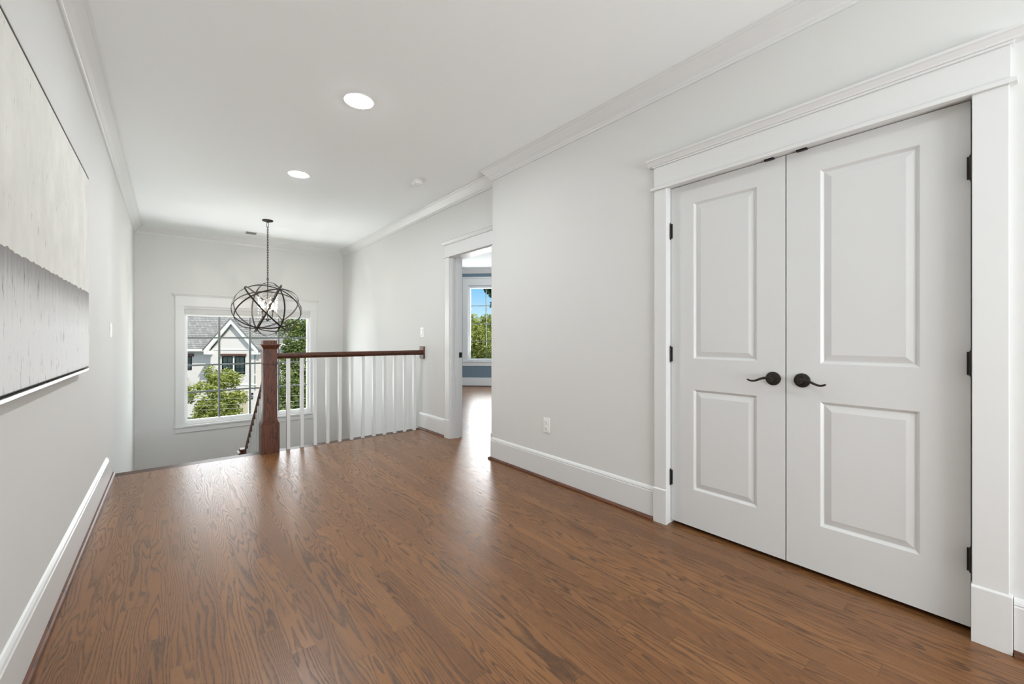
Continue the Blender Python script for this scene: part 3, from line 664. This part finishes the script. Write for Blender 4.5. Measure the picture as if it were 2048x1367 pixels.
MB().box(XR2-.006, XR2, 4.668, 4.748, 1.142, 1.258).build('plate', M['white_plastic'], s2, .002)
MB().prism([(0, 1.165), (.011, 1.165), (.007, 1.235), (0, 1.235)], lambda u, v, q: (XR2-u, q, v), 4.692, 4.724).build('rocker', M['white_plastic'], s2)
MB().box(XR2-.0066, XR2-.0055, 4.688, 4.728, 1.161, 1.239).build('rocker_gap', M['grey_plastic'], s2)
ou = empty('wall_outlet', (XR, 2.385, .372), 'white wall outlet low on the right wall', 'outlet')
MB().box(XR-.006, XR, 2.350, 2.420, .372, .488).build('plate', M['white_plastic'], ou, .002)
for zc in (.405, .455):
    s_ = MB().box(XR-.009, XR-.005, 2.368, 2.402, zc-.017, zc+.017).build('socket', M['white_plastic'], ou, .004)
    MB().box(XR-.0096, XR-.0085, 2.376, 2.3785, zc-.002, zc+.009).box(XR-.0096, XR-.0085, 2.391, 2.3935, zc-.002, zc+.009).lathe([(.0028, -.0094), (.0028, -.0085)], (XR, 2.385, zc-.009), 'x', 10).build('slot', M['grey_plastic'], s_)

# ------------------------------------------------------------------ outside
GZ = -5.3
struct('sun_block_eave', MB().box(-3, 9, -7.5, YB-.25, 2.75, 2.95), M['house_trim'], 'unseen overhang added to keep sun out of the added back window', 'roof')  # added out of view, blocks the sun from the back window
struct('ground_lawn', MB().box(-60, 90, 8.6, 140, GZ-.3, GZ), M['grass'], 'grass around the houses across the street', 'ground')
road = MB(); rc = FW*24
def fr_pt(r, d, z): p = RT*r+FW*d; return (p.x, p.y, z)
road.add([fr_pt(-45, 20.5, GZ+.02), fr_pt(45, 20.5, GZ+.02), fr_pt(45, 26.5, GZ+.02), fr_pt(-45, 26.5, GZ+.02), fr_pt(-45, 20.5, GZ), fr_pt(45, 20.5, GZ), fr_pt(45, 26.5, GZ), fr_pt(-45, 26.5, GZ)], [(0, 1, 2, 3), (4, 5, 1, 0), (5, 6, 2, 1), (6, 7, 3, 2), (7, 4, 0, 3)])
struct('ground_road', road, M['road'], 'asphalt street in front of the white house', 'road')

HD = 32.0; K = (HD+.57)/F_PX
base = FW*HD
def hx(px): return (px-1024)*K
def hz(py): return HCAM-(py-675.74)*K
def hxw(px): return (px-1024)*K*1.031                       # the wing stands a metre further back
def hzw(py): return HCAM-(py-675.74)*K*1.031
house = empty('house', (base.x, base.y, GZ), 'white house with grey shingle roof and gable across the street', 'house', None, None, -YAW-math.radians(1.5))
def hb(fn_name, mb, mat, bevel=0, parent=None):
    o = mb.build(fn_name, mat, None, bevel)                 # authored in the house's own frame, z from world
    if parent is None:
        o.parent = house; o.location = (0, 0, -GZ)
    else:
        o.parent = parent
    return o
gx0, gx1, pk, pz = hx(420), hx(513), hx(466), hz(637)
ez = hz(699); slope = (pz-ez)/(pk-hx(411))
hb('gable_wall', MB().prism([(gx0, GZ), (gx1, GZ), (gx1, ez-.05), (pk, pz-.35), (gx0, ez-.05)], lambda u, v, q: (u, q, v), 0, 8), M['brick_white'])
rk = MB()
for sgn in (-1, 1):
    e_ = pk+sgn*(pk-hx(411)); rk.prism([(pk, pz), (pk, pz-.40), (e_-sgn*.05, ez-.36), (e_, ez-.36), (e_, ez)], lambda u, v, q: (u, q, v), -.26, -.14)
    rk.prism([(pk, pz-.06), (pk, pz-.16), (e_, ez-.16), (e_, ez-.06)], lambda u, v, q: (u, q, v), -.15, .02)
    rk.prism([(e_, ez-.36), (e_-sgn*.55, ez-.36), (e_-sgn*.55, ez-.1), (e_, ez-.02)], lambda u, v, q: (u, q, v), -.24, .02)
hb('rake_board', rk, M['house_trim'])
rf = MB()
for sgn in (-1, 1):
    e_ = pk+sgn*(pk-hx(411)+.10); rf.prism([(pk, pz+.10), (pk, pz), (e_, ez-.06), (e_, ez+.05)], lambda u, v, q: (u, q, v), -.30, 7.5)
hb('gable_roof', rf, M['shingle'])
# left wing, set back
wl = hx(230); ly = 1.0
hb('wing_wall', MB().box(wl, gx0+.02, ly, 8, GZ, hzw(700)), M['brick_white'])
hb('wing_roof', MB().prism([(ly-.45, hzw(698)+.0), (ly-.45, hzw(698)+.1), (ly+5.4, hzw(698)+6.4), (ly+11, hzw(698)+.1), (ly+11, hzw(698))], lambda u, v, q: (q, u, v), wl-.4, pk), M['shingle'])
hb('gutter', MB().box(wl-.4, gx0-.25, ly-.58, ly-.43, hzw(702), hzw(697)), M['house_trim'], .02)
hb('downspout', MB().tube([(gx0-.20, ly-.5, hzw(701)), (gx0-.16, ly-.5, hzw(704)), (gx0-.08, ly-.16, hzw(709)), (gx0-.06, ly-.10, hzw(713)), (gx0-.06, ly-.10, GZ)], .05, 8), M['house_trim'])
# right wing
rx0, rx1 = gx1-.02, hx(585)
hb('wing_wall', MB().box(rx0, hx(572), 1.6, 9, GZ, hz(702)), M['brick_white'])
ey = hz(696)
hb('wing_roof', MB().prism([(pk, ey), (rx1+.3, ey), (hx(549), ey+2.1), (hx(540), ey+3.6), (pk, ey+3.6)], lambda u, v, q: (u, 1.2+(v-ey)*1.0+q, v), 0, .12), M['shingle'])
hb('wing_gable', MB().prism([(hx(552), GZ), (hx(572), GZ), (hx(572), hz(703)), (hx(561), hz(690)), (hx(550), hz(703))], lambda u, v, q: (u, q, v), .7, 2.2), M['brick_white'])
rk = MB()
for sgn in (-1, 1): rk.prism([(hx(561), hz(686)), (hx(561), hz(691)), (hx(561+sgn*13), hz(706)), (hx(561+sgn*13), hz(701))], lambda u, v, q: (u, q, v), .35, .55)
hb('rake_board', rk, M['house_trim'])
# bands and openings
hb('belt_course', MB().box(gx0-.02, gx1+.02, -.035, 0, hz(770), hz(767.5)), M['house_trim'])
hb('belt_course', MB().box(gx0+.2, gx1-.2, -.03, 0, hz(699.6), hz(698)), M['house_trim'])
def hwin(x0, x1, y0, y1, yf, header):
    fr_ = MB(); t = .07
    fr_.box(x0, x0+t, yf-.05, yf, y1, y0).box(x1-t, x1, yf-.05, yf, y1, y0).box(x0+t, x1-t, yf-.05, yf, y1, y1+t).box(x0+t, x1-t, yf-.05, yf, y0-t, y0)
    o = hb('window', fr_, M['black'])
    hb('window_pane', MB().box(x0+t, x1-t, yf-.02, yf-.005, y1+t, y0-t), M['hglass'], 0, o)
    xm = (x0+x1)/2; g_ = MB().box(xm-.015, xm+.015, yf-.035, yf-.02, y1+t, y0-t)
    for q in (.33, .66): zz = y1+(y0-y1)*q; g_.box(x0+t, x1-t, yf-.035, yf-.02, zz-.015, zz+.015)
    hb('window_grille', g_, M['black'], 0, o)
hwin(hx(444), hx(466), hz(711.8), hz(748.5), 0, 1); hwin(hx(469.6), hx(490.6), hz(711.8), hz(748.5), 0, 1)
hb('window_trim', MB().box(hx(466), hx(469.6), -.03, 0, hz(748.5), hz(711.8)).box(hx(442), hx(493), -.04, 0, hz(750), hz(748.5)), M['house_trim'])
hb('header_beam', MB().box(hx(442), hx(493.4), -.14, 0, hz(711.6), hz(707.2)), M['header'], .01)
hwin(hxw(358), hxw(381), hzw(712.5), hzw(739), ly, 1)
hb('header_beam', MB().box(hxw(355), hxw(385), ly-.14, ly, hzw(712.4), hzw(707)), M['header'], .01)
hb('garage_door', MB().box(hx(459), hx(496), -.04, 0, GZ, hz(781)), M['tan'], .01)
hb('dark_window', MB().box(hx(466), hx(477), -.06, -.03, hz(790), hz(781)), M['hglass'])
hb('house_number', MB().box(hx(503.6), hx(507), -.06, 0, hz(788.5), hz(785)).box(hx(503.6), hx(504.4), -.05, 0, hz(797), hz(791)).box(hx(506), hx(506.8), -.05, 0, hz(797), hz(791)).box(hx(503.6), hx(506.8), -.05, 0, hz(797), hz(796)), M['black'])
hb('gooseneck_lamp', MB().tube([(hxw(370), ly, hzw(757)), (hxw(372), ly-.3, hzw(763)), (hxw(376), ly-.5, hzw(769)), (hxw(382), ly-.55, hzw(773))], .12, 8).box(hxw(374), hxw(388), ly-.6, ly, hzw(783), hzw(780)), M['black'])
hb('side_wall_panel', MB().box(hx(509.5), hx(511.5), -.02, 0, hz(746), hz(706)).box(hx(509.5), hx(511.5), -.02, 0, hz(780), hz(750)), M['muntin'])

# ------------------------------------------------------------------ trees
def leaves(rs, clumps, n, size, spread):
    """n leaves scattered round clump centres [(p, r)]"""
    ctr = np.array([c[0] for c in clumps]); rad = np.array([c[1] for c in clumps])
    wgt = rad**2; pick = rs.choice(len(clumps), n, p=wgt/wgt.sum())
    d = rs.normal(size=(n, 3)); d /= np.linalg.norm(d, axis=1)[:, None]
    p = ctr[pick]+d*(rad[pick]*rs.uniform(.45, 1.08, n))[:, None]
    a = rs.normal(size=(n, 3)); a[:, 2] *= .6; a /= np.linalg.norm(a, axis=1)[:, None]
    b = np.cross(a, rs.normal(size=(n, 3))); b /= np.linalg.norm(b, axis=1)[:, None]
    s = size*rs.uniform(.6, 1.3, n)[:, None]
    v = np.stack([p-a*s, p+b*s*.5, p+a*s, p-b*s*.5], 1).reshape(-1, 3)
    f = np.arange(n*4).reshape(n, 4)
    return v, f
def crown(rs, c, r, k, rc):
    out = []
    for _ in range(k):
        d = rs.normal(size=3); d /= np.linalg.norm(d); q = rs.uniform(.25, 1)**.6
        out.append((np.array(c)+d*np.array(r)*q, rc*rs.uniform(.6, 1.25)))
    return out
def tree(name, label, rr, dd, top, wid, mat, seed, n=9000, size=.06, low=None, kc=38, rc=.38, trunk=.10, group='trees beyond the windows', lean=0):
    rs = np.random.RandomState(seed); p = RT*rr+FW*dd
    low = GZ+1.2 if low is None else low
    t = empty(name, (p.x, p.y, GZ), label, 'tree', group)
    cz_ = (top+low)/2; hh = (top-low)/2
    cl = crown(rs, (p.x, p.y, cz_), (wid, wid, hh), kc, rc)
    v, fq = leaves(rs, cl, n, size, 1)
    me = bpy.data.meshes.new('foliage'); vv = v-np.array(t.location)
    me.from_pydata(vv.tolist(), [], fq.tolist()); me.materials.append(mat)
    o = bpy.data.objects.new('foliage', me); C.objects.link(o); o.parent = t
    tr = MB().tube([(p.x, p.y, GZ), (p.x+lean*.4, p.y, GZ+(cz_-GZ)*.6), (p.x+lean, p.y+.05, cz_+hh*.5)], [trunk, trunk*.8, trunk*.3], 8)
    for q in range(7):
        c = cl[q*3][0]; zz = cz_-hh*.5+q*hh*.12; tr.tube([(p.x+lean*.6, p.y, zz), tuple(((np.array((p.x, p.y, zz))+c)/2)+np.array((0, 0, .1))), tuple(c)], [trunk*.35, trunk*.22, trunk*.08], 5)
    tr.build('trunk', M['bark'], t, smooth=True)
    return t
def at(px, d): return (px-1024)*d/F_PX
def zt(py, d): return HCAM-(py-675.74)*d/F_PX
tree('shrubby_tree', 'yellow-green leafy tree in front of the white house', at(431, 16), 16, zt(733, 16), .88, M['leaf_yellow'], 3, 9500, .060, zt(872, 16), 60, .27, .05, None)
tree('street_tree', 'tall green tree at the right edge of the stair window', at(606, 20), 20, zt(610, 20), .85, M['leaf_green'], 8, 11000, .075, zt(860, 20), 60, .42, .12, None)
tree('garden_tree', 'bushy green tree seen between newel post and second baluster', at(578, 14.5), 14.5, zt(738, 14.5), .48, M['leaf_green'], 12, 6000, .05, zt(865, 14.5), 34, .34, .07, None)
tree('dark_tree', 'dark distant tree behind the roof of the white house', at(566, 52), 52, zt(628, 52), 2.6, M['leaf_dark'], 14, 8000, .16, zt(720, 52), 40, 1.2, .2, None)
tree('woodland_tree', 'pale green tree with visible trunk outside the study window', at(955, 26), 26, zt(634, 26), 1.7, M['leaf_yellow'], 21, 12000, .085, zt(735, 26), 40, .55, .22, None)
tree('woodland_tree', 'darker green tree behind the trunked tree outside the study window', at(985, 34), 34, zt(640, 34), 2.4, M['leaf_green'], 22, 12000, .11, zt(745, 34), 44, .75, .2, None)
tree('woodland_tree', 'green tree at the left side of the study window view', at(915, 30), 30, zt(626, 30), 2.0, M['leaf_green'], 23, 10000, .10, zt(740, 30), 40, .65, .2, None)
tree('overhanging_tree', 'nearer dark-leaved tree hanging over the top right of the study window', at(1003, 15), 15, zt(560, 15), .62, M['leaf_dark'], 31, 2600, .06, zt(640, 15), 26, .16, .08, None)
# utility cables in front of the house
for k, (ya_, yb_, lb) in enumerate([(746, 735, 'grey utility cable crossing the white house windows, highest of the cables'), (799, 786, 'grey utility cable crossing the yellow-green tree, second from top'), (811, 797, 'grey utility cable crossing the yellow-green tree, third from top'), (819, 806, 'grey utility cable crossing the yellow-green tree, lowest of the cables')]):
    d = 13.0; a = RT*at(330, d)+FW*d; c = RT*at(640, d)+FW*d; z0, z1 = zt(ya_, d), zt(yb_, d)
    a = a+(a-c)*2; z0_, z1_ = z0+(z0-z1)*2, z1; c = c+(c-a)*.4; z1_ = z1+(z1-z0_)*.4
    pts = [tuple(a.lerp(c, t)+Vector((0, 0, z0_+(z1_-z0_)*t-.05*math.sin(math.pi*t)))) for t in np.linspace(0, 1, 24)]
    tag(MB().tube(pts, .0036, 6).build('utility_cable', M['cable']), lb, 'cable', 'utility cables along the street')
